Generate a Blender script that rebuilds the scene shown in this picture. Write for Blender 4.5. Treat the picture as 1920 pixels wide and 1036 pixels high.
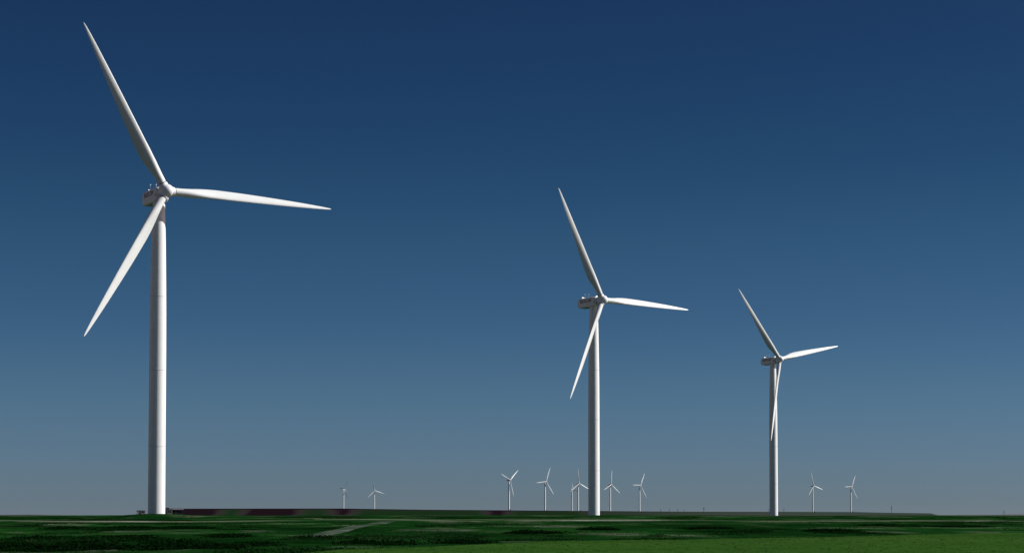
import bpy, bmesh, math, random
import numpy as np
from mathutils import Matrix, Vector

for o in list(bpy.data.objects):
    bpy.data.objects.remove(o)
scene = bpy.context.scene
col = scene.collection
R_ = math.radians

# ------------------------------------------------------------------ camera, sky, sun
EYE = 2.7                       # eye height over the field at the camera
FPX = 3617.0                    # focal length in pixels of a 1920 px wide picture
PITCH = R_(2.40)
cd = bpy.data.cameras.new('camera')
cam = bpy.data.objects.new('camera', cd); col.objects.link(cam)
cam.location = (0, 0, EYE)
cam.rotation_euler = (R_(90) + PITCH, 0, 0)
cd.sensor_width = 36.0
cd.lens = FPX / 1920 * 36.0
YP = 965 - FPX * math.tan(PITCH)
cd.shift_y = (YP - 518) / 1920
cd.clip_start = 0.5
cd.clip_end = 90000
scene.camera = cam

SUN_AZ, SUN_EL = R_(84.5), R_(36)        # azimuth clockwise from +Y (the view direction)
sd = bpy.data.lights.new('sun', 'SUN'); sun = bpy.data.objects.new('sun', sd); col.objects.link(sun)
sd.energy = 5.0; sd.angle = R_(0.5); sd.color = (1.0, 0.988, 0.965)
sv = Vector((math.sin(SUN_AZ) * math.cos(SUN_EL), math.cos(SUN_AZ) * math.cos(SUN_EL), math.sin(SUN_EL)))
sun.rotation_euler = sv.to_track_quat('Z', 'Y').to_euler()
sun.location = (200, 0, 200)

w = bpy.data.worlds.new('World'); scene.world = w; w.use_nodes = True
wn, wl = w.node_tree.nodes, w.node_tree.links
wn.clear()
wout = wn.new('ShaderNodeOutputWorld'); bg = wn.new('ShaderNodeBackground')
sky = wn.new('ShaderNodeTexSky'); sky.sky_type = 'NISHITA'; sky.sun_disc = False
sky.sun_elevation = SUN_EL; sky.sun_rotation = SUN_AZ
sky.altitude = 900; sky.air_density = 1.0; sky.dust_density = 0.6; sky.ozone_density = 2.5
# polarising-filter look: the clear sky is graded deeper blue with height
tc = wn.new('ShaderNodeTexCoord'); sx = wn.new('ShaderNodeSeparateXYZ')
wl.new(tc.outputs['Generated'], sx.inputs[0])
rp = wn.new('ShaderNodeValToRGB')
rp.color_ramp.interpolation = 'LINEAR'
mul = wn.new('ShaderNodeMix'); mul.data_type = 'RGBA'; mul.blend_type = 'MULTIPLY'; mul.inputs[0].default_value = 1
dt = wn.new('ShaderNodeVectorMath'); dt.operation = 'DOT_PRODUCT'; dt.inputs[1].default_value = sv
wl.new(tc.outputs['Generated'], dt.inputs[0])
sq = wn.new('ShaderNodeMath'); sq.operation = 'MULTIPLY'
wl.new(dt.outputs['Value'], sq.inputs[0]); wl.new(dt.outputs['Value'], sq.inputs[1])
# the filter bites at right angles to the sun and lets through the sky towards and away from it
pol = wn.new('ShaderNodeMix'); pol.data_type = 'RGBA'; pol.inputs[7].default_value = (1.75, 1.0, 0.86, 1)
pm = wn.new('ShaderNodeMapRange'); pm.interpolation_type = 'SMOOTHSTEP'; pm.inputs[1].default_value = 0.155; pm.inputs[2].default_value = 0.85
wl.new(sq.outputs[0], pm.inputs[0]); wl.new(pm.outputs[0], pol.inputs[0]); wl.new(rp.outputs[0], pol.inputs[6])
wl.new(sx.outputs['Z'], rp.inputs[0]); wl.new(sky.outputs[0], mul.inputs[6]); wl.new(pol.outputs[2], mul.inputs[7])
SKY_RAMP = [(0.0, (0.350, 0.470, 0.730)), (0.0097, (0.298, 0.419, 0.663)), (0.0318, (0.263, 0.388, 0.620)),
            (0.0594, (0.232, 0.369, 0.555)), (0.1006, (0.171, 0.306, 0.469)), (0.1415, (0.134, 0.273, 0.399)),
            (0.1819, (0.099, 0.224, 0.347)), (0.2214, (0.089, 0.194, 0.324)), (0.2601, (0.085, 0.175, 0.299)),
            (1.0, (0.100, 0.180, 0.300))]
SKY_STRENGTH = 0.08
cr = rp.color_ramp
while len(cr.elements) < len(SKY_RAMP): cr.elements.new(0.5)
for e, (p, c) in zip(cr.elements, SKY_RAMP):
    e.position = p; e.color = (*[v * 0.842 for v in c], 1)
wl.new(mul.outputs[2], bg.inputs[0]); bg.inputs[1].default_value = SKY_STRENGTH
wl.new(bg.outputs[0], wout.inputs[0])

scene.view_settings.view_transform = 'Standard'
scene.view_settings.look = 'None'
scene.view_settings.exposure = 0.25
scene.view_settings.gamma = 1.0
scene.render.engine = 'CYCLES'

# ------------------------------------------------------------------ helpers
rng = np.random.default_rng(7)
random.seed(7)

def tag(o, label=None, cat=None, group=None, kind=None):
    if label: o['label'] = label
    if cat: o['category'] = cat
    if group: o['group'] = group
    if kind: o['kind'] = kind
    return o

def link(o, parent=None):
    col.objects.link(o)
    if parent: o.parent = parent
    return o

def mesh_obj(name, verts, faces, mats, parent=None, smooth=True, fmat=None, tone=None):
    me = bpy.data.meshes.new(name)
    me.from_pydata([tuple(v) for v in verts], [], [tuple(f) for f in faces])
    for m in (mats if isinstance(mats, (list, tuple)) else [mats]): me.materials.append(m)
    if fmat is not None: me.polygons.foreach_set('material_index', list(fmat))
    me.polygons.foreach_set('use_smooth', [smooth] * len(me.polygons))
    if tone is not None:
        a = me.attributes.new('tone', 'FLOAT', 'POINT'); a.data.foreach_set('value', list(tone))
    me.update()
    return link(bpy.data.objects.new(name, me), parent)

def quads_obj(name, V, m, tone, parent=None):
    """V: (n,4,3) array of leaf quads -> one mesh"""
    n = len(V); me = bpy.data.meshes.new(name)
    me.vertices.add(4 * n); me.vertices.foreach_set('co', V.astype(np.float32).ravel())
    me.loops.add(4 * n); me.loops.foreach_set('vertex_index', np.arange(4 * n, dtype=np.int32))
    me.polygons.add(n); me.polygons.foreach_set('loop_start', np.arange(n, dtype=np.int32) * 4)
    a = me.attributes.new('tone', 'FLOAT', 'POINT')
    a.data.foreach_set('value', np.repeat(tone, 4).astype(np.float32))
    me.materials.append(m); me.update(calc_edges=True)
    return link(bpy.data.objects.new(name, me), parent)

class MB:
    """collects simple solids into one mesh"""
    def __init__(self): self.v = []; self.f = []; self.m = []; self.s = []
    def add(self, v, f, mi=0):
        o = len(self.v); self.v += [tuple(p) for p in v]
        self.f += [tuple(i + o for i in q) for q in f]; self.m += [mi] * len(f); return self
    def box(self, c, s, mi=0, top=(1, 1)):
        x, y, z = c; a, b, h = s[0] / 2, s[1] / 2, s[2] / 2; tx, ty = top
        v = [(x-a, y-b, z-h), (x+a, y-b, z-h), (x+a, y+b, z-h), (x-a, y+b, z-h),
             (x-a*tx, y-b*ty, z+h), (x+a*tx, y-b*ty, z+h), (x+a*tx, y+b*ty, z+h), (x-a*tx, y+b*ty, z+h)]
        return self.add(v, [(3, 2, 1, 0), (4, 5, 6, 7), (0, 1, 5, 4), (1, 2, 6, 5), (2, 3, 7, 6), (3, 0, 4, 7)], mi)
    def loft(self, rings, mi=0, caps=True, mis=None):
        n = len(rings[0]); o = len(self.v)
        for r in rings: self.v += [tuple(p) for p in r]
        for i in range(len(rings) - 1):
            for j in range(n):
                k = (j + 1) % n
                self.f.append((o+i*n+j, o+i*n+k, o+(i+1)*n+k, o+(i+1)*n+j)); self.m.append(mis[i] if mis else mi)
        if caps:
            self.f.append(tuple(o + j for j in reversed(range(n)))); self.m.append(mi)
            b = o + (len(rings) - 1) * n
            self.f.append(tuple(b + j for j in range(n))); self.m.append(mi)
        return self
    def tube(self, p, q, r0, r1=None, n=10, mi=0):
        p, q = Vector(p), Vector(q); r1 = r0 if r1 is None else r1
        d = (q - p).normalized(); u = d.orthogonal().normalized(); v = d.cross(u)
        ring = lambda c, r: [c + u * r * math.cos(2*math.pi*j/n) + v * r * math.sin(2*math.pi*j/n) for j in range(n)]
        return self.loft([ring(p, r0), ring(q, r1)], mi)
    def build(self, name, mats, parent=None, smooth=False, angle=None):
        o = mesh_obj(name, self.v, self.f, mats, parent, smooth, self.m)
        if angle: o.data.set_sharp_from_angle(angle=R_(angle))
        return o

def nodes_mat(name):
    m = bpy.data.materials.new(name); m.use_nodes = True
    nt = m.node_tree; b = nt.nodes['Principled BSDF']
    return m, nt.nodes, nt.links, b

def ramp(n, pts, interp='LINEAR'):
    r = n.new('ShaderNodeValToRGB'); e = r.color_ramp.elements; r.color_ramp.interpolation = interp
    while len(e) < len(pts): e.new(0.5)
    for q, (p, c) in zip(e, pts): q.position = p; q.color = (*c, 1)
    return r

def noise(n, l, scale, mapping=(1, 1, 1), detail=4, rough=0.55):
    t = n.new('ShaderNodeTexCoord'); mp = n.new('ShaderNodeMapping'); mp.inputs['Scale'].default_value = mapping
    x = n.new('ShaderNodeTexNoise'); x.inputs['Scale'].default_value = scale
    x.inputs['Detail'].default_value = detail; x.inputs['Roughness'].default_value = rough
    l.new(t.outputs['Object'], mp.inputs[0]); l.new(mp.outputs[0], x.inputs['Vector'])
    return x

def mix(n, l, fac, a, b, mode='MIX'):
    m = n.new('ShaderNodeMix'); m.data_type = 'RGBA'; m.blend_type = mode
    for i, s in ((0, fac), (6, a), (7, b)):
        if isinstance(s, (int, float)): m.inputs[i].default_value = s
        elif isinstance(s, tuple): m.inputs[i].default_value = (*s, 1)
        else: l.new(s, m.inputs[i])
    return m.outputs[2]

def plain(name, c, rough=0.6, var=0.12, scale=3.0, metal=0.0):
    m, n, l, b = nodes_mat(name)
    x = noise(n, l, scale)
    r = ramp(n, [(0.3, tuple(v * (1 - var) for v in c)), (0.7, tuple(min(1, v * (1 + var)) for v in c))])
    l.new(x.outputs[0], r.inputs[0]); l.new(r.outputs[0], b.inputs['Base Color'])
    b.inputs['Roughness'].default_value = rough; b.inputs['Metallic'].default_value = metal
    return m

def paint(name, c, grime, streak, gs=0.35, rough=0.42):
    """weathered white gel coat: broad grime and thin run marks"""
    m, n, l, b = nodes_mat(name)
    a = noise(n, l, gs, (1, 1, 1), 5); ra = ramp(n, [(0.38, (0, 0, 0)), (0.72, (1, 1, 1))])
    l.new(a.outputs[0], ra.inputs[0])
    s = noise(n, l, 1.0, streak, 3); rs = ramp(n, [(0.52, (0, 0, 0)), (0.75, (1, 1, 1))])
    l.new(s.outputs[0], rs.inputs[0])
    c1 = mix(n, l, ra.outputs[0], c, tuple(v * 0.93 for v in c))
    c2 = mix(n, l, rs.outputs[0], c1, grime)
    l.new(c2, b.inputs['Base Color'])
    rr = n.new('ShaderNodeMapRange'); rr.inputs[3].default_value = rough - .06; rr.inputs[4].default_value = rough + .15
    l.new(a.outputs[0], rr.inputs[0]); l.new(rr.outputs[0], b.inputs['Roughness'])
    bp = n.new('ShaderNodeBump'); bp.inputs['Strength'].default_value = 0.12; bp.inputs['Distance'].default_value = 0.08
    fn = noise(n, l, 1.6, detail=3); l.new(fn.outputs[0], bp.inputs['Height']); l.new(bp.outputs[0], b.inputs['Normal'])
    b.inputs['Specular IOR Level'].default_value = 0.35
    return m

M_TOWER = paint('tower_paint', (0.785, 0.805, 0.79), (0.71, 0.725, 0.71), (2.2, 2.2, 0.05))
M_BLADE = paint('blade_gelcoat', (0.69, 0.715, 0.695), (0.61, 0.625, 0.605), (0.8, 0.8, 0.25), 0.25, 0.38)
M_NAC = paint('nacelle_paint', (0.76, 0.78, 0.79), (0.62, 0.64, 0.63), (1.2, 0.8, 0.25), 0.6, 0.5)
M_SEAM = plain('seam_grey', (0.56, 0.56, 0.55), 0.6)
M_DARK = plain('dark_metal', (0.035, 0.035, 0.04), 0.5)
M_LETTER = plain('letter_teal', (0.008, 0.030, 0.050), 0.5, 0.08)
M_WHITE = plain('bright_white', (0.86, 0.86, 0.84), 0.4, 0.03)

# ------------------------------------------------------------------ the land
_py = np.array([-2e5, 40, 100, 140, 200, 260, 330, 400, 440, 480, 530, 700, 1000, 2500, 2e5])
_pz = np.array([-2.7, -2.7, -2.68, -2.62, -2.35, -2.0, -1.55, -1.10, -.72, -.32, -.16, -.10, -.20, -.7, -.9])
_dy = np.arange(-200, 3000, 4.0)
_dz = np.interp(_dy, _py, _pz)
_k = np.exp(-0.5 * (np.arange(-12, 13) / 4.5) ** 2); _k /= _k.sum()
_dz = np.convolve(np.pad(_dz, 12, mode='edge'), _k, 'valid')

def prof(y):
    y = np.asarray(y, float)
    return np.where(y < 2950, np.interp(y, _dy, _dz), np.interp(y, _py, _pz))

def gz(x, y):
    """height of the ground (world z)"""
    x = np.asarray(x, float); y = np.asarray(y, float)
    z = prof(y) + EYE
    near = np.clip((y - 60) / 60, 0, 1)
    z = z + near * 0.05 * (np.sin(x*.11 + y*.031) + np.sin(x*.047 - y*.083 + 1.7) + .6*np.sin(x*.23 + 2.1*np.sin(y*.05)))
    far = np.clip((y - 440) / 80, 0, 1) * np.clip((2500 - y) / 800, 0, 1)
    z = z + far * 0.05 * (np.sin(x*.031 + .8) + np.sin(x*.013 + y*.004) - .5)
    z = z + 0.80 * np.exp(-((x + 88) / 9.5) ** 2 - ((y - 478) / 22) ** 2)
    z = z + 0.12 * np.exp(-((x + 120) / 9) ** 2 - ((y - 500) / 40) ** 2)
    return z

def ground_hit(px, py, zf=None):
    """ground point seen at a pixel of the 1920 px picture"""
    d = np.arange(100, 520, 0.5)
    c, s = math.cos(PITCH), math.sin(PITCH)
    u = (px - 960) / FPX; v = (YP - py) / FPX
    dirv = np.array([u, c - v * s, s + v * c]); dirv = dirv / dirv[1]
    h = EYE + dirv[2] * d - (prof(d) + EYE)
    i = int(np.argmax(h < 0)) if (h < 0).any() else len(d) - 1
    return dirv[0] * d[i], d[i]

# the ground sheet, out to the horizon
ys = np.concatenate([[-3000, -1000, -300, -100, -30, 0, 30, 60, 80], np.arange(90, 560, 2.0), np.arange(560, 1100, 12),
                     np.arange(1100, 3000, 80), [3200, 4000, 6000, 9000, 14000, 22000, 34000, 60000]])
ss = np.linspace(-1, 1, 181); ss = np.sign(ss) * np.abs(ss) ** 1.35
wy = np.maximum(260, 0.55 * np.abs(ys) + 120)
GX = ss[None, :] * wy[:, None]; GY = np.repeat(ys[:, None], len(ss), 1)
GZ = gz(GX, GY)
nr, nc = GX.shape
gv = np.stack([GX, GY, GZ], -1).reshape(-1, 3)
gf = [(i*nc+j, i*nc+j+1, (i+1)*nc+j+1, (i+1)*nc+j) for i in range(nr-1) for j in range(nc-1)]

m, n, l, b = nodes_mat('field_ground')
a1 = noise(n, l, 1.0, (0.055, 0.026, 0.0), 5, 0.62)
r1 = ramp(n, [(0.30, (0.002, 0.009, 0.002)), (0.42, (0.0045, 0.026, 0.005)), (0.52, (0.006, 0.038, 0.008)),
              (0.56, (0.013, 0.050, 0.010)), (0.605, (0.042, 0.064, 0.040)), (0.71, (0.10, 0.115, 0.085))])
l.new(a1.outputs[0], r1.inputs[0])
a2 = noise(n, l, 1.0, (0.02, 0.012, 0.0), 3)
r2 = ramp(n, [(0.35, (0.45, 0.5, 0.5)), (0.65, (1.15, 1.15, 1.0))])
l.new(a2.outputs[0], r2.inputs[0])
c0 = mix(n, l, 1.0, r1.outputs[0], r2.outputs[0], 'MULTIPLY')
a3 = noise(n, l, 1.0, (0.7, 0.16, 0.0), 5, 0.65)
r3 = ramp(n, [(0.25, (0.6, 0.62, 0.6)), (0.75, (1.35, 1.3, 1.25))]); l.new(a3.outputs[0], r3.inputs[0])
l.new(mix(n, l, 1.0, c0, r3.outputs[0], 'MULTIPLY'), b.inputs['Base Color'])
bm_ = n.new('ShaderNodeBump'); bm_.inputs['Strength'].default_value = 0.6; bm_.inputs['Distance'].default_value = 0.3
l.new(a3.outputs[0], bm_.inputs['Height']); l.new(bm_.outputs[0], b.inputs['Normal'])
b.inputs['Roughness'].default_value = 0.95; b.inputs['Specular IOR Level'].default_value = 0.0
tag(mesh_obj('ground', gv, gf, m), kind='structure')

# light green crop in the near right corner
bpts = [(440, 1052), (500, 1040), (533, 1035), (640, 1030), (806, 1026), (893, 1020), (1056, 1013.5), (1273, 1011),
        (1447, 1007), (1613, 1003.5), (1780, 999.5), (1920, 998), (2300, 994), (2800, 990)]
BX, BY = np.array([ground_hit(*p) for p in bpts]).T
o_ = np.argsort(BX); BX, BY = BX[o_], BY[o_]
def crop_edge(x): return np.interp(x, BX, BY) + .9*np.sin(x*.7) + .6*np.sin(x*.23+1)
cxs = np.linspace(BX[0], BX[-1], 220); rows = 26
cv, cf = [], []
for x in cxs:
    e = float(crop_edge(x))
    for k in range(rows):
        y = 88 + (e - 88) * k / (rows - 1)
        cv.append((x, y, float(gz(x, y)) + 0.07 * (0.3 if k == rows - 1 else 1)))
for i in range(len(cxs) - 1):
    for k in range(rows - 1):
        cf.append((i*rows+k, (i+1)*rows+k, (i+1)*rows+k+1, i*rows+k+1))
m, n, l, b = nodes_mat('crop_ground')
a1 = noise(n, l, 1.0, (0.02, 0.03, 0.0), 5, 0.6)
r1 = ramp(n, [(0.30, (0.018, 0.056, 0.009)), (0.52, (0.025, 0.068, 0.011)), (0.72, (0.033, 0.078, 0.016))])
l.new(a1.outputs[0], r1.inputs[0])
a3 = noise(n, l, 1.0, (0.9, 0.2, 0.0), 5, 0.65)
r3 = ramp(n, [(0.25, (0.8, 0.82, 0.8)), (0.75, (1.2, 1.17, 1.2))]); l.new(a3.outputs[0], r3.inputs[0])
l.new(mix(n, l, 1.0, r1.outputs[0], r3.outputs[0], 'MULTIPLY'), b.inputs['Base Color'])
bm_ = n.new('ShaderNodeBump'); bm_.inputs['Strength'].default_value = 0.5; bm_.inputs['Distance'].default_value = 0.2
l.new(a3.outputs[0], bm_.inputs['Height']); l.new(bm_.outputs[0], b.inputs['Normal'])
b.inputs['Roughness'].default_value = 0.95; b.inputs['Specular IOR Level'].default_value = 0.0
tag(mesh_obj('crop_field', cv, cf, m), kind='structure')

# pale dirt tracks
m, n, l, b = nodes_mat('dirt_track')
a1 = noise(n, l, 1.0, (0.022, 0.25, 0.0), 4, 0.55)
r1 = ramp(n, [(0.40, (0.008, 0.040, 0.009)), (0.48, (0.040, 0.068, 0.028)), (0.58, (0.105, 0.125, 0.085)), (0.74, (0.22, 0.22, 0.175))])
l.new(a1.outputs[0], r1.inputs[0])
a3 = noise(n, l, 1.0, (1.5, 2.0, 1.0), 4); r3 = ramp(n, [(0.25, (0.7, 0.7, 0.7)), (0.75, (1.2, 1.2, 1.2))])
l.new(a3.outputs[0], r3.inputs[0])
l.new(mix(n, l, 1.0, r1.outputs[0], r3.outputs[0], 'MULTIPLY'), b.inputs['Base Color'])
b.inputs['Roughness'].default_value = 0.95; b.inputs['Specular IOR Level'].default_value = 0.0
M_TRACK = m

def strip(name, pts, width, up, step=2.0, mat=None):
    P = [Vector((p[0], p[1], 0)) for p in pts]; S = []
    for a, c in zip(P[:-1], P[1:]):
        k = max(1, int((c - a).length / step))
        S += [a.lerp(c, i / k) for i in range(k)]
    S.append(P[-1]); v, f = [], []
    for i, p in enumerate(S):
        d = (S[min(i+1, len(S)-1)] - S[max(i-1, 0)]).normalized(); nrm = Vector((-d.y, d.x, 0))
        wd = width * (0.9 + .12 * math.sin(i * .05) + .06 * math.sin(i * .13 + 2))
        for q, h in ((-.5, 0.015), (-.42, up), (.42, up), (.5, 0.015)):
            t = p + nrm * wd * q; v.append((t.x, t.y, float(gz(t.x, t.y)) + h))
    for i in range(len(S) - 1):
        for k in range(3): f.append((4*i+k, 4*i+4+k, 4*i+5+k, 4*i+1+k))
    o = mesh_obj(name, v, f, mat or M_TRACK); return tag(o, kind='structure')

def road_y(x): return 378 + 5*np.sin(x*.035 + .4) + 3*np.sin(x*.09)
rx = np.arange(-150, 151, 3.0)
strip('dirt_road', [(x, road_y(x)) for x in rx], 9.0, 0.22)
rx2 = np.arange(-42, 26, 3.0)
strip('farm_track', [(x, 416 + 3*np.sin(x*.05)) for x in rx2], 5.0, 0.14)
pp = [ground_hit(*p) for p in ((572, 1007), (592, 1003), (618, 997), (650, 990.5), (690, 983.5), (728, 977.5))]
m, n, l, b = nodes_mat('worn_path')
a1 = noise(n, l, 1.0, (0.25, 0.05, 0.0), 5, 0.6)
r1 = ramp(n, [(0.36, (0.010, 0.040, 0.010)), (0.46, (0.030, 0.050, 0.030)), (0.60, (0.060, 0.078, 0.060)), (0.75, (0.10, 0.115, 0.095))])
l.new(a1.outputs[0], r1.inputs[0]); l.new(r1.outputs[0], b.inputs['Base Color'])
b.inputs['Roughness'].default_value = 0.95; b.inputs['Specular IOR Level'].default_value = 0.0
strip('dirt_path', pp, 3.2, 0.05, 1.0, m)

# the long dark ridge with its flat top rising gently away
CP = np.array([(-400, 966), (300, 966), (318, 964.8), (338, 963), (344, 952.6), (640, 952.3), (700, 953.2), (800, 954.6), (960, 955.8), (1100, 956.9),
               (1280, 958.2), (1450, 958.4), (1530, 958.7), (1600, 958.9), (1660, 960.2), (1745, 961.3), (1758, 965.2), (1780, 966), (2600, 966)])
def crest_y(px): return np.interp(px, CP[:, 0], CP[:, 1])
def sight_z(py, d): return EYE + (965 - py) / FPX * d
YC = 2700.0
pxs = np.unique(np.concatenate([np.arange(300, 1800, 6.0), [338, 344, 347, 1745, 1752, 1758]]))
depths = [2630, 2645, 2660, 2680, 2692, 2697, 2700, 2712, 2900, 3400, 4200, 5200, 6400, 7600, 9200]
PC = [(345, 1), (408, .95), (414, .1), (452, .1), (458, 1), (556, .95), (562, .15), (618, .2), (624, .9), (655, .9), (662, .12), (902, .1),
      (908, .95), (942, .95), (950, .15), (1088, .1), (1093, .9), (1104, .8), (1112, .3), (1345, .35), (1360, .65), (1450, .7), (1470, .8),
      (1560, .6), (1600, .35), (1750, .4)]
PC = np.array(PC)
rv, rf, rt, rg = [], [], [], []
for p in pxs:
    x0 = (p - 960) / FPX * YC
    zc = float(sight_z(crest_y(p), YC)); toe = float(prof(2630)) + EYE - 0.8
    for d in depths:
        if d <= YC:
            t = (d - 2630) / (YC - 2630); s_ = t ** 1.6
            z = toe + (zc - toe) * s_ + (0.5 * math.sin(x0*.05 + d*.02) * t * (1 - t))
            x = x0
        else:
            q = min(max(960 + x0 / d * FPX, 300), 1790)
            z = min(float(sight_z(crest_y(q), d)), float(sight_z(crest_y(p), d))) - 0.0006 * (d - YC) - .1
            x = x0 * (1 + (d - YC) / YC * .9)
            if p <= 340 or p >= 1757: z = toe
        rv.append((x, d, z)); pv = float(np.mean([np.interp(p + q_ + 8*math.sin(d*.03), PC[:, 0], PC[:, 1]) for q_ in (-16, -8, 0, 8, 16)]))
        rt.append(1.0 if YC - 4 <= d <= YC + 20 else pv)
nd = len(depths)
for i in range(len(pxs) - 1):
    for k in range(nd - 1): rf.append((i*nd+k, (i+1)*nd+k, (i+1)*nd+k+1, i*nd+k+1))
m, n, l, b = nodes_mat('ridge_scrub')
at = n.new('ShaderNodeAttribute'); at.attribute_name = 'tone'
a1 = noise(n, l, 1.0, (0.012, 0.02, 0.25), 5, 0.6)
ad = n.new('ShaderNodeMath'); ad.operation = 'MULTIPLY_ADD'; ad.inputs[1].default_value = 0.5; ad.inputs[2].default_value = -0.25
l.new(a1.outputs[0], ad.inputs[0]); ad2 = n.new('ShaderNodeMath'); ad2.operation = 'ADD'
l.new(at.outputs['Fac'], ad2.inputs[0]); l.new(ad.outputs[0], ad2.inputs[1])
r1 = ramp(n, [(0.1, (0.008, 0.022, 0.008)), (0.35, (0.014, 0.026, 0.014)), (0.6, (0.026, 0.020, 0.022)), (0.85, (0.010, 0.0055, 0.008))])
l.new(ad2.outputs[0], r1.inputs[0])
sx_ = n.new('ShaderNodeSeparateXYZ'); tc_ = n.new('ShaderNodeTexCoord'); l.new(tc_.outputs['Object'], sx_.inputs[0])
mr = n.new('ShaderNodeMapRange'); mr.inputs[1].default_value = 80; mr.inputs[2].default_value = 330
l.new(sx_.outputs[0], mr.inputs[0])
l.new(mix(n, l, mr.outputs[0], r1.outputs[0], mix(n, l, a1.outputs[0], (0.040, 0.036, 0.042), (0.030, 0.056, 0.032))), b.inputs['Base Color'])
b.inputs['Roughness'].default_value = 1.0; b.inputs['Specular IOR Level'].default_value = 0.0
tag(mesh_obj('ridge', rv, rf, m, tone=rt), kind='structure')

# low hills on the skyline
M_HILL = plain('hill_haze_tint', (0.075, 0.072, 0.095), 1.0, 0.2, 0.002)  # purple-grey cast of distance haze put into the hills' base colour
def hills(name, x0, x1, D, hpx, mat):
    v, f = [], []; N = 40
    for i in range(N + 1):
        t = i / N; x = ((x0 + (x1 - x0) * t) - 960) / FPX * D
        h = hpx * D / FPX * (math.sin(math.pi * t) ** 0.8) * (1 + .15 * math.sin(9 * t + 1) + .08 * math.sin(23 * t))
        for q, g in ((-.06, 0), (-.03, .6), (0, 1), (.05, .6), (.1, 0)):
            v.append((x, D * (1 + q), EYE - 1.5 + h * g))
    for i in range(N):
        for k in range(4): f.append((5*i+k, 5*i+5+k, 5*i+6+k, 5*i+1+k))
    return tag(mesh_obj(name, v, f, mat), kind='structure')
hills('hills', 1865, 1990, 16000, 3.4, M_HILL)
hills('hills', -40, 110, 14000, 2.2, M_HILL)
hills('hills', 1760, 1900, 20000, 1.8, M_HILL)

# ------------------------------------------------------------------ wind turbines
HUB_Z, TILT, CONE, ROT_R, OVER = 79.0, R_(5.57), R_(3.38), 44.72, 4.51
NAC_TILT = R_(2.5)
BLADE_PITCH = 11.0

def circle(r, z, n=40): return [(r*math.cos(2*math.pi*j/n), r*math.sin(2*math.pi*j/n), z) for j in range(n)]

def tower_mesh():
    mb = MB()
    prof_t = [(-6, 2.12), (0, 2.11), (18, 2.10), (40, 2.07), (50, 2.02), (56, 1.95), (62, 1.86), (68, 1.76), (73, 1.63), (76.7, 1.52)]
    zs = sorted(set([z for z, _ in prof_t] + list(range(0, 77, 4)) + [16.5, 16.66, 35.3, 35.46, 53.6, 53.76]))
    rad = lambda z: float(np.interp(z, [p[0] for p in prof_t], [p[1] for p in prof_t]))
    rings, mis = [], []
    for i, z in enumerate(zs):
        if z in (16.5, 35.3, 53.6):           # flanged section joints
            rings += [circle(rad(z), z), circle(rad(z) + .03, z), circle(rad(z) + .03, z + .12), circle(rad(z), z + .12)]
            mis += [0, 1, 0, 0]
        elif z in (16.66, 35.46, 53.76): continue
        else: rings.append(circle(rad(z), z)); mis.append(0)
    mb.loft(rings, caps=True, mis=mis[:len(rings)])
    mb.loft([circle(1.40, 76.68), circle(1.40, 77.6)])          # yaw bearing under the nacelle
    return mb

def airfoil(n, thick, round_):
    """closed section in unit chord; x from leading edge (0) to trailing (1); blends to a circle"""
    pts = []
    for j in range(n):
        t = 2 * math.pi * j / n
        x = .5 - .5 * math.cos(t)
        yt = 5 * thick * (.2969*math.sqrt(max(x, 0)) - .1260*x - .3516*x*x + .2843*x**3 - .1036*x**4)
        cam_ = .035 * math.sin(math.pi * x) * (1 - round_)
        y = (yt if t <= math.pi else -yt * .75) + cam_ * -1
        cx, cy = x, .5 * math.sin(t)
        pts.append((x*(1-round_) + cx*round_, y*(1-round_) + cy*round_))
    return pts

def blade_mesh():
    """root at the hub, span along +Z, leading edge towards +X, pressure side towards -Y (the wind)"""
    S = [0.050, .07, .09, .115, .145, .18, .21, .25, .30, .36, .43, .50, .58, .66, .74, .82, .89, .94, .97, .988, .997, 1.0]
    chord = lambda r: float(np.interp(r, [0, .07, .10, .145, .18, .215, .25, .30, .40, .5, .6, .7, .8, .9, .95, .975, .99, 1],
                                      [2.0, 2.0, 2.10, 2.50, 2.90, 3.12, 3.18, 3.10, 2.84, 2.52, 2.19, 1.84, 1.45, .98, .68, .49, .34, .12]))
    thick = lambda r: float(np.interp(r, [0, .1, .15, .2, .3, .5, .8, 1], [1, .85, .6, .44, .32, .24, .19, .16]))
    rnd = lambda r: float(np.interp(r, [0, .07, .12, .17, .22, .3], [1, 1, .72, .35, .1, 0]))
    twist = lambda r: float(np.interp(r, [0, .1, .2, .3, .4, .6, .8, 1], [25, 25, 22.5, 18, 14, 8, 3.5, 1.5]))
    lef = lambda r: float(np.interp(r, [0, .07, .2, .3, .5, .8, .95, 1], [.5, .5, .33, .30, .32, .38, .45, .5]))
    rings = []
    for r in S:
        c, th = chord(r), R_(twist(r) + BLADE_PITCH); ring = []
        for x, y in airfoil(36, thick(r), rnd(r)):
            X = (lef(r) - x) * c; Y = y * c                # X: towards leading edge, Y: suction side (downwind)
            Xr = X * math.cos(th) + Y * math.sin(th)
            Yr = -X * math.sin(th) + Y * math.cos(th)      # leading edge turned into the wind (-Y)
            R = r * ROT_R
            ring.append((Xr, Yr - R * math.sin(CONE), R * math.cos(CONE)))
        rings.append(ring)
    return MB().loft(rings)

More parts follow.
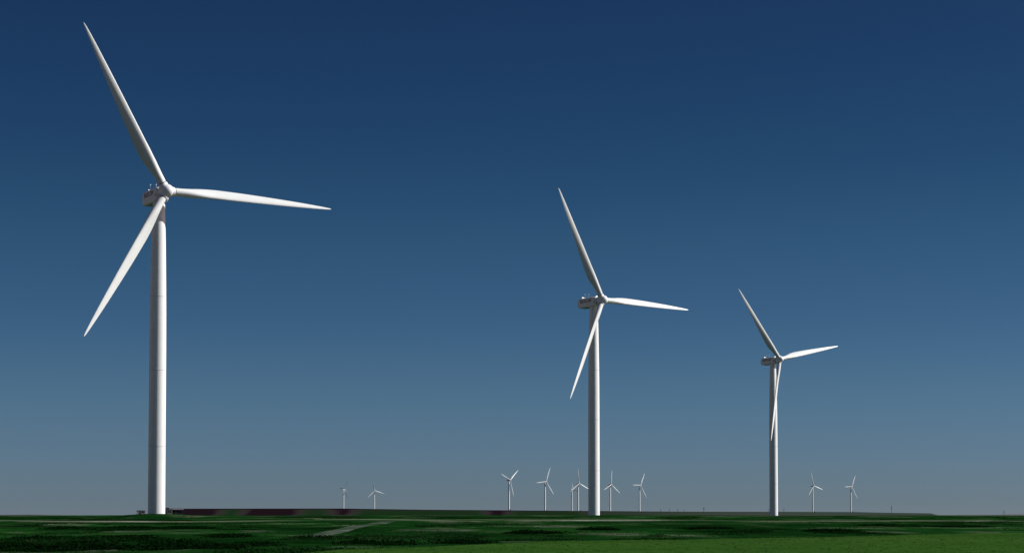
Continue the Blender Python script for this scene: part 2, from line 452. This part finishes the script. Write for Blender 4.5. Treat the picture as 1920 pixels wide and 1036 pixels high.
def hub_mesh():
    mb = MB(); n = 40
    P = [(1.60, 1.56), (1.4, 1.64), (.6, 1.70), (-.3, 1.69), (-.9, 1.58), (-1.45, 1.34), (-1.85, .98), (-2.1, .56), (-2.2, .2), (-2.21, .02)]
    mb.loft([[(r*math.cos(2*math.pi*j/n), y, r*math.sin(2*math.pi*j/n)) for j in range(n)] for y, r in P])
    for k in range(3):
        M = Matrix.Rotation(2*math.pi*k/3, 3, 'Y') @ Matrix.Rotation(CONE, 3, 'X')
        ring = lambda r, z: [M @ Vector((r*math.cos(2*math.pi*j/n), r*math.sin(2*math.pi*j/n), z)) for j in range(n)]
        mb.loft([ring(1.22, .9), ring(1.16, 1.85), ring(1.08, 2.06), ring(1.06, 2.10)])
        mb.loft([ring(.97, 2.05), ring(.97, 2.35)], 1)
    return mb

def rrect(w, h, r, n=6):
    pts = []
    for cx, cz, a0 in ((w/2-r, h/2-r, 0), (-w/2+r, h/2-r, 90), (-w/2+r, -h/2+r, 180), (w/2-r, -h/2+r, 270)):
        for i in range(n + 1):
            a = R_(a0 + 90 * i / n); pts.append((cx + r*math.cos(a), cz + r*math.sin(a)))
    return pts

def nacelle_mesh():
    mb = MB(); rings = []
    for y, w, h, r, dz in [(-2.62, 2.9, 2.9, 1.35, 0), (-2.58, 3.1, 3.1, 1.35, 0), (-2.2, 3.35, 3.38, .95, -.02), (-1.4, 3.5, 3.55, .62, -.05),
                           (0.5, 3.52, 3.62, .5, -.08), (5.4, 3.5, 3.58, .5, -.08), (6.2, 3.42, 3.4, .55, -.04), (6.7, 3.2, 3.1, .62, .03), (6.95, 2.8, 2.6, .68, .1)]:
        rings.append([(x, y, z + dz) for x, z in rrect(w, h, r)])
    mb.loft(rings)
    mb.loft([[(1.42*math.cos(2*math.pi*j/32), y, 1.42*math.sin(2*math.pi*j/32) + (.05 if y < -2.7 else 0)) for j in range(32)] for y in (-3.1, -2.5)], 1)   # shaft collar behind the hub
    mb.box((-.3, 2.6, -1.885), (1.1, .9, .1), 1)                # vent under the belly
    mb.box((-1.745, -1.9, -.35), (.04, .35, .5), 1)             # small louvre beside the front joint
    return mb

def letters_mesh():
    """SUZLON in square block letters on the flank; u runs along the flank, w is up"""
    W, H, t = .79, 1.08, .22
    box = lambda u0, w0, u1, w1: [(u0, w0), (u1, w0), (u1, w1), (u0, w1)]
    G = {'S': [box(0, H-t, W, H), box(0, H/2-.08, t, H-t), box(0, H/2-t/2, W, H/2+t/2), box(W-t, t, W, H/2-t/2), box(0, 0, W, t)],
         'U': [box(0, 0, t, H), box(W-t, 0, W, H), box(t, 0, W-t, t)],
         'Z': [box(0, H-t, W, H), box(0, 0, W, t), [(0, t), (t*1.25, t), (W, H-t), (W-t*1.25, H-t)]],
         'L': [box(0, 0, t, H), box(t, 0, W, t)],
         'O': [box(0, 0, t, H), box(W-t, 0, W, H), box(t, 0, W-t, t), box(t, H-t, W-t, H)],
         'N': [box(0, 0, t, H), box(W-t, 0, W, H), [(t, H), (t, H-t*1.7), (W-t, 0), (W-t, t*1.7)]]}
    mb = MB(); u = 0
    for ch in 'SUZLON':
        for q in G[ch]:
            if ch == 'S' and len(q) == 4 and q[0] == (0, H/2-.08): q = box(0, H/2+t/2, t, H-t)
            a = [(-1.775, 5.25 - (u + x), .02 + z) for x, z in q]; c = [(-1.735, 5.25 - (u + x), .02 + z) for x, z in q]
            k = len(q)
            mb.add(a + c, [tuple(range(k)), tuple(reversed(range(k, 2*k)))] + [(j, j+k, (j+1) % k + k, (j+1) % k) for j in range(k)])
        u += W + .18
    return mb

root0 = bpy.data.objects.new('wind_turbine', None); col.objects.link(root0); root0.empty_display_size = 3
tw = tower_mesh().build('tower', [M_TOWER, M_SEAM], root0, True, 30)
nac = nacelle_mesh().build('nacelle', [M_NAC, M_DARK], root0, True, 40)
nac.location = (0, 0, HUB_Z); nac.rotation_euler = (-NAC_TILT, 0, 0)
letters_mesh().build('lettering', [M_LETTER], nac)
cb = MB(); cb.box((.3, 5.75, 2.12), (1.5, .10, .78), 0); cb.box((.3, 5.9, 2.14), (1.76, .2, .98), 1)
for sx_q in (-.53, 1.13): cb.box((sx_q, 5.7, 2.12), (.12, .34, .92), 1)
cb.box((0, 5.2, 1.86), (.7, 1.0, .32), 0)
cb.build('rooftop_cooler', [M_WHITE, M_DARK], nac)
hb = MB(); hb.box((0, -.9, 1.86), (1.5, 1.5, .36), 1, (.8, .6)); hb.box((0, -1.72, 1.92), (1.0, .12, .42), 0); hb.box((.1, 1.2, 1.80), (.5, .5, .22), 0)
hb.build('roof_hatch', [M_WHITE, M_DARK], nac)
for mx, my, mh in ((-.7, 3.6, 1.55), (.55, 2.9, 1.55)):
    ms = MB(); ms.tube((mx, my, 1.6), (mx, my, 1.7 + mh), .025, .02, 8, 1); ms.tube((mx-.25, my, 1.7+mh*.92), (mx+.25, my, 1.7+mh*.92), .015, None, 6, 1)
    ms.tube((mx, my, 1.7+mh), (mx, my, 1.9+mh), .10, .06, 10, 0)
    ms.build('wind_sensor', [M_WHITE, M_SEAM], nac)
hub = hub_mesh().build('hub', [M_NAC, M_DARK], root0, True, 40)
blade = blade_mesh().build('blade', [M_BLADE], root0, True, 60)
blades0 = [blade] + [link(blade.copy(), root0) for _ in range(2)]

HUB_P = Vector((0, -OVER * math.cos(TILT), HUB_Z + OVER * math.sin(TILT)))
def set_rotor(root, phase):
    k = 0
    for ch in root.children:
        nm = ch.name.split('.')[0]
        if nm == 'hub': a = phase
        elif nm == 'blade': a = phase + k * 120; k += 1
        else: continue
        ch.matrix_local = Matrix.Translation(HUB_P) @ Matrix.Rotation(-TILT, 4, 'X') @ Matrix.Rotation(R_(a), 4, 'Y')

def copy_tree(o, parent=None):
    c = o.copy(); col.objects.link(c)
    if parent: c.parent = parent
    for ch in list(o.children): copy_tree(ch, c)
    return c

TURB = [  # X, distance, height of base over the eye, yaw, rotor phase, label
    (-88.0, 477.9, .53, 33.6, -28.5, 'nearest and tallest white wind turbine, standing on a low green mound beside the farm buildings', 0),
    (30.3, 713.2, -.07, 43.2, -28.8, 'white wind turbine of middle size, tiny far turbines on both sides of its foot', 0),
    (132.9, 980.2, -.45, 40.6, -41.4, 'smallest of the three big white turbines, its lower blade hanging across its own tower', 0),
    (-656.0, 7518.3, 22.16, 127.6, 84.1, 'far white turbine seen from behind on the ridge, leftmost of all the small ones', 1),
    (-579.8, 8130.8, 24.16, 24.6, 108.5, 'far white turbine with one blade straight up, second small one from the left', 1),
    (-8.1, 5199.9, 14.91, 51.8, 51.7, 'far white turbine with two blades raised like a V and its upper tower in shadow', 1),
    (91.6, 5355.1, 13.45, 47.3, 25.1, 'far white turbine with one blade level left, just left of the crossed pair', 1),
    (228.5, 7338.9, 19.35, 114.8, 17.2, 'lower, smaller turbine of the crossed far pair left of the middle big tower', 1),
    (195.5, 5704.9, 14.43, 37.2, 116.3, 'taller turbine of the crossed far pair, close left of the middle big tower', 1),
    (297.5, 5846.5, 13.42, 47.4, 6.7, 'far white turbine standing first to the right of the middle big tower', 1),
    (397.2, 6007.3, 13.51, 49.1, 30.8, 'far white turbine with one blade level left, second to the right of the middle tower', 1),
    (956.9, 6141.5, 14.0, 42.5, 106.5, 'far white turbine standing first to the right of the rightmost big tower', 1),
    (1108.4, 6313.0, 13.2, 44.9, 29.9, 'far white turbine with one blade level left, rightmost of all the small ones', 1)]
for i, (X, D, z, psi, ph, lab, far_) in enumerate(TURB):
    r = root0 if i == 0 else copy_tree(root0)
    r.location = (X, D, EYE + z); r.rotation_euler = (0, 0, R_(psi)); set_rotor(r, ph)
    tag(r, lab, 'wind turbine', 'small white turbines along the far ridge' if far_ else 'large white turbines standing in the field')

# ------------------------------------------------------------------ small things on the skyline
def at_px(px, py, D): return Vector(((px - 960) / FPX * D, D, float(sight_z(py, D))))

M_POLE = plain('pole_wood', (0.045, 0.04, 0.038), 0.9)
M_BOX = plain('box_green', (0.035, 0.04, 0.045), 0.7)
M_PALEWALL = plain('pale_wall', (0.40, 0.37, 0.35), 0.9, .15, .8)
M_GREYWALL = plain('grey_wall', (0.22, 0.20, 0.175), 0.9, .2, .8)
M_DARKWALL = plain('dark_wall', (0.020, 0.015, 0.018), 0.9, .3, .8)
M_ROOF = plain('metal_roof', (0.10, 0.105, 0.125), 0.5, .15, .8)
M_GLASS = plain('window_glass', (0.02, 0.025, 0.03), 0.15)

def pole(px, pyb, pyt, D, arms, label, head=None):
    p = at_px(px, pyb, D); h = (pyb - pyt) / FPX * D
    r = bpy.data.objects.new('utility_pole', None); col.objects.link(r); r.location = p
    tag(r, label, 'utility pole', 'dark poles along the skyline')
    MB().tube((0, 0, -3), (0, 0, h), .30, .22, 8).build('shaft', M_POLE, r)
    for fz, wdt in arms:
        MB().box((0, -.28, h * fz), (wdt, .18, .26)).build('crossarm', M_POLE, r)
    if head:
        c = MB(); c.tube((.5, -.5, h * .74), (.5, -.5, h * .92), .55, .55, 10); c.build('transformer', M_DARK, r)
pole(1671, 960, 948.2, 2690, ((.97, 3.0), (.82, 2.4), (.55, 1.8)), 'tall dark pole with three crossarms near the right end of the ridge')
pole(1319.2, 958.6, 951.2, 2690, ((.97, 2.6), (.85, 2.2)), 'short dark pole with a bulky head, between the middle and right big towers', True)
pole(1238.6, 958.0, 953.8, 2700, ((.95, 1.5),), 'leftmost of four tiny faint poles on the ridge right of the middle tower')
pole(1254.8, 958.0, 953.0, 2700, ((.95, 1.5),), 'second from left of four tiny faint poles right of the middle tower')
pole(1270.6, 958.2, 952.8, 2700, ((.95, 1.5),), 'third from left of four tiny faint poles right of the middle tower')
pole(1282.3, 958.3, 954.8, 2700, ((.95, 1.5),), 'shortest and rightmost of four tiny faint poles right of the middle tower')
pole(1441.4, 958.6, 953.0, 2700, ((.95, 1.4),), 'faint thin pole just left of the foot of the right big tower')
pole(1469.4, 958.6, 952.0, 2700, ((.95, 1.4),), 'faint thin pole just right of the foot of the right big tower')

# H shaped frame pole far right
D_ = 3000; p = at_px(1881.5, 965, D_); r = bpy.data.objects.new('power_line_frame', None); col.objects.link(r); r.location = p
tag(r, 'faint grey two legged power line frame beyond the right end of the ridge', 'power line frame')
hh = 8.6 / FPX * D_
for sx_q in (-1.2, 1.2): MB().tube((sx_q, 0, -3), (sx_q, 0, hh), .22, .18, 8).build('leg', M_POLE, r)
MB().box((0, -.25, hh * .93), (3.4, .18, .3)).build('crossarm', M_POLE, r)
MB().box((0, -.25, hh * .55), (2.6, .12, .2)).build('crossarm', M_POLE, r)

def kiosk(px, py, D, wpx, hpx, label):
    p = at_px(px, py, D); wd = wpx / FPX * D; h = hpx / FPX * D
    k = MB(); k.box((0, 0, h / 2 - 1.5), (wd, wd, h + 3)); k.box((0, 0, h + .12), (wd * 1.12, wd * 1.12, .24), 0, (.9, .9))
    k.box((-wd*.22, -wd/2 - .03, h*.45), (wd*.36, .06, h*.7), 1); k.box((wd*.22, -wd/2 - .03, h*.45), (wd*.36, .06, h*.7), 1)
    o = k.build('transformer_box', [M_BOX, M_DARK]); o.location = p
    tag(o, label, 'transformer box', 'transformer boxes at the feet of far turbines')
kiosk(956.4, 955.9, 5180, 1.9, 2.0, 'small dark transformer box beside the far turbine whose blades form a V')
kiosk(1024.2, 956.8, 5330, 1.7, 1.7, 'small dark transformer box beside the far turbine left of the crossed pair')
kiosk(1088.0, 956.9, 5690, 1.5, 1.4, 'small dark transformer box at the foot of the crossed far pair')
kiosk(1526.4, 958.9, 6120, 1.5, 1.6, 'small dark transformer box at the far turbine just right of the rightmost big tower')
kiosk(1598.4, 959.2, 6300, 1.5, 1.4, 'small dark transformer box at the foot of the rightmost small turbine')

def building(name, x0, x1, ytop, ybase, D, wallm, roofm, label, cat, depth=7, parapet=None, hip=0.0, door=True, windows=2):
    a, c = at_px(x0, ybase, D), at_px(x1, ybase, D); wd = c.x - a.x; h = (ybase - ytop) / FPX * D
    r = bpy.data.objects.new(name, None); col.objects.link(r); r.location = ((a.x + c.x) / 2, D, a.z); r.rotation_euler = (0, 0, R_(12.5))
    tag(r, label, cat)
    wh = h * (.72 if hip else .93)
    MB().box((0, depth/2, wh/2 - 1), (wd, depth, wh + 2)).build('wall', wallm, r)
    rf = MB()
    if hip: rf.box((0, depth/2, wh + (h - wh)/2), (wd + .8, depth + .8, h - wh), 0, (1 - hip, .25))
    else: rf.box((0, depth/2, wh + (h - wh)/2), (wd + .3, depth + .3, h - wh))
    rf.build('roof', roofm, r)
    if parapet:
        u, pw, ph_ = parapet; MB().box((u * wd, depth/2, h + ph_/2), (pw, depth*.5, ph_)).build('raised_block', M_DARKWALL, r)
    if door:
        MB().box((-wd*.12, -.04, wh*.36), (wd*.14, .1, wh*.72)).build('door', M_DARK, r)
    for q in range(windows):
        MB().box((wd*(.14 + .22*q), -.04, wh*.6), (wd*.11, .1, wh*.3)).build('window', M_GLASS, r)
building('shed', 257.5, 273, 955.6, 964, 1500, M_PALEWALL, M_PALEWALL, 'small pale flat roofed shed left of the tallest turbine tower', 'shed', 6)
building('farm_building', 305.5, 323.5, 953.2, 964, 1500, M_GREYWALL, M_GREYWALL, 'beige grey farm building with a raised block, right beside the tallest turbine tower', 'building', 8,
         parapet=(.02, 2.7, 1.0))
building('barn', 321.5, 344, 951.0, 964, 1540, M_DARKWALL, M_ROOF, 'dark walled barn with a low grey roof at the left end of the ridge', 'barn', 9, hip=.14, windows=3)

# ------------------------------------------------------------------ plants
def vnoise(x, y, seed):
    r = np.random.default_rng(seed); T = r.random((256, 256))
    xi, yi = np.floor(x).astype(int), np.floor(y).astype(int); fx, fy = x - xi, y - yi
    fx, fy = fx*fx*(3-2*fx), fy*fy*(3-2*fy); g = lambda i, j: T[i % 256, j % 256]
    return (g(xi, yi)*(1-fx) + g(xi+1, yi)*fx)*(1-fy) + (g(xi, yi+1)*(1-fx) + g(xi+1, yi+1)*fx)*fy

def foliage(name, cols_):
    m, n, l, b = nodes_mat(name)
    at = n.new('ShaderNodeAttribute'); at.attribute_name = 'tone'
    r = ramp(n, cols_); l.new(at.outputs['Fac'], r.inputs[0])
    x = noise(n, l, 2.5, detail=2); rr = ramp(n, [(.3, (.75, .75, .75)), (.7, (1.2, 1.2, 1.2))]); l.new(x.outputs[0], rr.inputs[0])
    l.new(mix(n, l, 1.0, r.outputs[0], rr.outputs[0], 'MULTIPLY'), b.inputs['Base Color'])
    tl = n.new('ShaderNodeBsdfTranslucent'); ms = n.new('ShaderNodeMixShader'); ms.inputs[0].default_value = 0.42
    l.new(b.inputs['Base Color'].links[0].from_socket, tl.inputs[0])
    l.new(b.outputs[0], ms.inputs[1]); l.new(tl.outputs[0], ms.inputs[2]); l.new(ms.outputs[0], n['Material Output'].inputs[0])
    b.inputs['Roughness'].default_value = 0.9; b.inputs['Specular IOR Level'].default_value = 0.0
    return m

def clumps(cx, cy, rx, ry, rh, per, ls, tone):
    """leafy mounds: per leaves each on the upper half of an ellipsoid, filled towards the edge"""
    n = len(cx); idx = np.repeat(np.arange(n), per); N = len(idx)
    th = rng.random(N) * 2 * np.pi; u = rng.random(N); rad = rng.random(N) ** .45
    ph = np.arccos(u); lump = .75 + .45 * rng.random(N)
    px = cx[idx] + rx[idx] * np.sin(ph) * np.cos(th) * rad * lump
    py = cy[idx] + ry[idx] * np.sin(ph) * np.sin(th) * rad * lump
    pz = gz(px, py) + rh[idx] * (u * rad * lump + .04)
    c = np.stack([px, py, pz], 1)
    d1 = rng.normal(size=(N, 3)); d1[:, 2] *= .6; d1 /= np.linalg.norm(d1, axis=1)[:, None]
    d2 = np.cross(d1, rng.normal(size=(N, 3))); d2 /= np.linalg.norm(d2, axis=1)[:, None]
    s = (ls[idx] * (.6 + .8 * rng.random(N)))[:, None]
    V = np.stack([c - d1*s, c - d2*s*.45 + d1*s*.1, c + d1*s, c + d2*s*.45 + d1*s*.1], 1)
    t = np.clip(tone[idx] + rng.normal(size=N) * .16, 0, 1)
    return V, t

# scattered dark scrub over the rough pasture
N = 22000; NP = 190
Y = 118 + (474 - 118) * rng.random(N) ** .8; X = (rng.random(N) * 2 - 1) * (.33 * Y + 10)
PATCH = ((40, 1031, 70), (110, 1033, 60), (190, 1031, 60), (235, 1011, 50), (262, 1013, 30), (330, 1019, 60), (430, 1006, 40), (120, 992, 45),
         (250, 991, 50), (350, 990, 40), (60, 1012, 60), (480, 1022, 50), (590, 1008, 40), (680, 1016, 35), (745, 1019, 30), (870, 1016, 50), (10, 1022, 60),
         (400, 1029, 60), (290, 1032, 60), (150, 1020, 60), (1000, 1000, 60), (1330, 990, 60), (1560, 996, 60), (1800, 986, 70), (1120, 992, 50), (1650, 985, 50))
PXY = [ground_hit(a, b_) for a, b_, _ in PATCH]
X = np.concatenate([X] + [rng.normal(size=NP) * .8 * wd_ / FPX * g[1] + g[0] for g, (_, _, wd_) in zip(PXY, PATCH)])
Y = np.concatenate([Y] + [rng.normal(size=NP) * 5.5 + g[1] for g in PXY]); N = len(X)
dens = vnoise(X * .075 + 40, Y * .030 + 11, 3) * .62 + vnoise(X * .25, Y * .09, 4) * .38
patch = np.zeros(N)
for g, (_, _, wd_) in zip(PXY, PATCH):
    patch = np.maximum(patch, np.exp(-((X - g[0]) / (wd_ / FPX * g[1])) ** 2 - ((Y - g[1]) / 7) ** 2))
left = np.clip((-X / Y + .02) * 6, 0, 1) * np.clip((250 - Y) / 60, 0, 1)
keep = (dens + .05 * left > .70) | (patch > .45 + .3 * rng.random(N))
rd = np.abs(Y - road_y(X)) < 7.5
PPX, PPY = np.array(pp).T; o2 = np.argsort(PPY)
onpath = (np.abs(X - np.interp(Y, PPY[o2], PPX[o2])) < 2.6) & (Y > PPY.min() - 3) & (Y < PPY.max() + 3)
keep &= ~rd & ~onpath & (Y > crop_edge(X) + 1.0)
X, Y, patch = X[keep], Y[keep], patch[keep]; n_ = len(X)
big = (.45 + .75 * rng.random(n_) ** 2)
far_k = np.clip((470 - Y) / 200, .35, 1)
V, t = clumps(X, Y, big * (1.0 + 1.6 * rng.random(n_)), big * .8, (.07 + .10 * big * rng.random(n_) + .30 * big * patch) * far_k, 56, .07 + .05 * big,
              np.clip(.30 + .5 * vnoise(X * .06, Y * .05, 9) + .12 * rng.normal(size=n_) - .65 * patch, 0, 1))
M_SCRUB = foliage('scrub_leaves', [(0.0, (.002, .008, .002)), (.4, (.005, .026, .005)), (.75, (.009, .040, .008)), (1.0, (.030, .058, .022))])
tag(quads_obj('scrub', V, M_SCRUB, t), kind='stuff')

def tufts(X, Y, h, per, wd, lean, tone, z0=0.0):
    n = len(X); idx = np.repeat(np.arange(n), per); N = len(idx)
    bx = X[idx] + rng.normal(size=N) * .14; by = Y[idx] + rng.normal(size=N) * .14; bz = gz(bx, by) + z0 - .02
    a = rng.random(N) * 2 * np.pi; hh = h[idx] * (.6 + .7 * rng.random(N)); ln = hh * lean * rng.random(N)
    w_ = wd * (.7 + .6 * rng.random(N)); a2 = rng.random(N) * np.pi
    wx, wy_ = np.cos(a2) * w_, np.sin(a2) * w_
    tx, ty = bx + np.cos(a) * ln, by + np.sin(a) * ln; tz = bz + hh
    V = np.stack([np.stack([bx - wx, by - wy_, bz], 1), np.stack([bx + wx, by + wy_, bz], 1),
                  np.stack([tx + wx * .2, ty + wy_ * .2, tz], 1), np.stack([tx - wx * .2, ty - wy_ * .2, tz], 1)], 1)
    return V, np.clip(tone[idx] + rng.normal(size=N) * .14, 0, 1)

# rough grass between the bushes and on the verges
N = 20000
Y = 118 + (472 - 118) * rng.random(N) ** .9; X = (rng.random(N) * 2 - 1) * (.33 * Y + 10)
keep = (np.abs(Y - road_y(X)) > 4.8) & (Y > crop_edge(X) + .5) & (vnoise(X * .09, Y * .04, 21) > .5)
onpath = (np.abs(X - np.interp(Y, PPY[o2], PPX[o2])) < 1.7) & (Y > PPY.min() - 3) & (Y < PPY.max() + 3)
keep &= ~onpath; X, Y = X[keep], Y[keep]
V, t = tufts(X, Y, .05 + .08 * rng.random(len(X)), 6, .05, 1.2, .2 + .7 * vnoise(X * .08, Y * .04, 23))
M_GRASS = foliage('rough_grass_blades', [(0.0, (.004, .024, .005)), (.4, (.007, .038, .007)), (.75, (.013, .050, .010)), (1.0, (.05, .072, .04))])
tag(quads_obj('grass', V, M_GRASS, t), kind='stuff')

# young crop, sown in rows along the field
N = 7000
X = BX[0] + (110 - BX[0]) * rng.random(N); Y = 116 + 110 * rng.random(N) ** .9
Y = np.round(Y / .9) * .9 + rng.normal(size=N) * .10
keep = (Y < crop_edge(X) - .3) & (np.abs(X) < .32 * Y + 12); X, Y = X[keep], Y[keep]
V, t = tufts(X, Y, .05 + .04 * rng.random(len(X)), 6, .05, 1.3, .25 + .6 * vnoise(X * .04, Y * .04, 31), .06)
M_CROP = foliage('crop_blades', [(0.0, (.026, .074, .011)), (.5, (.031, .084, .014)), (1.0, (.040, .094, .019))])
tag(quads_obj('crop', V, M_CROP, t), kind='stuff')
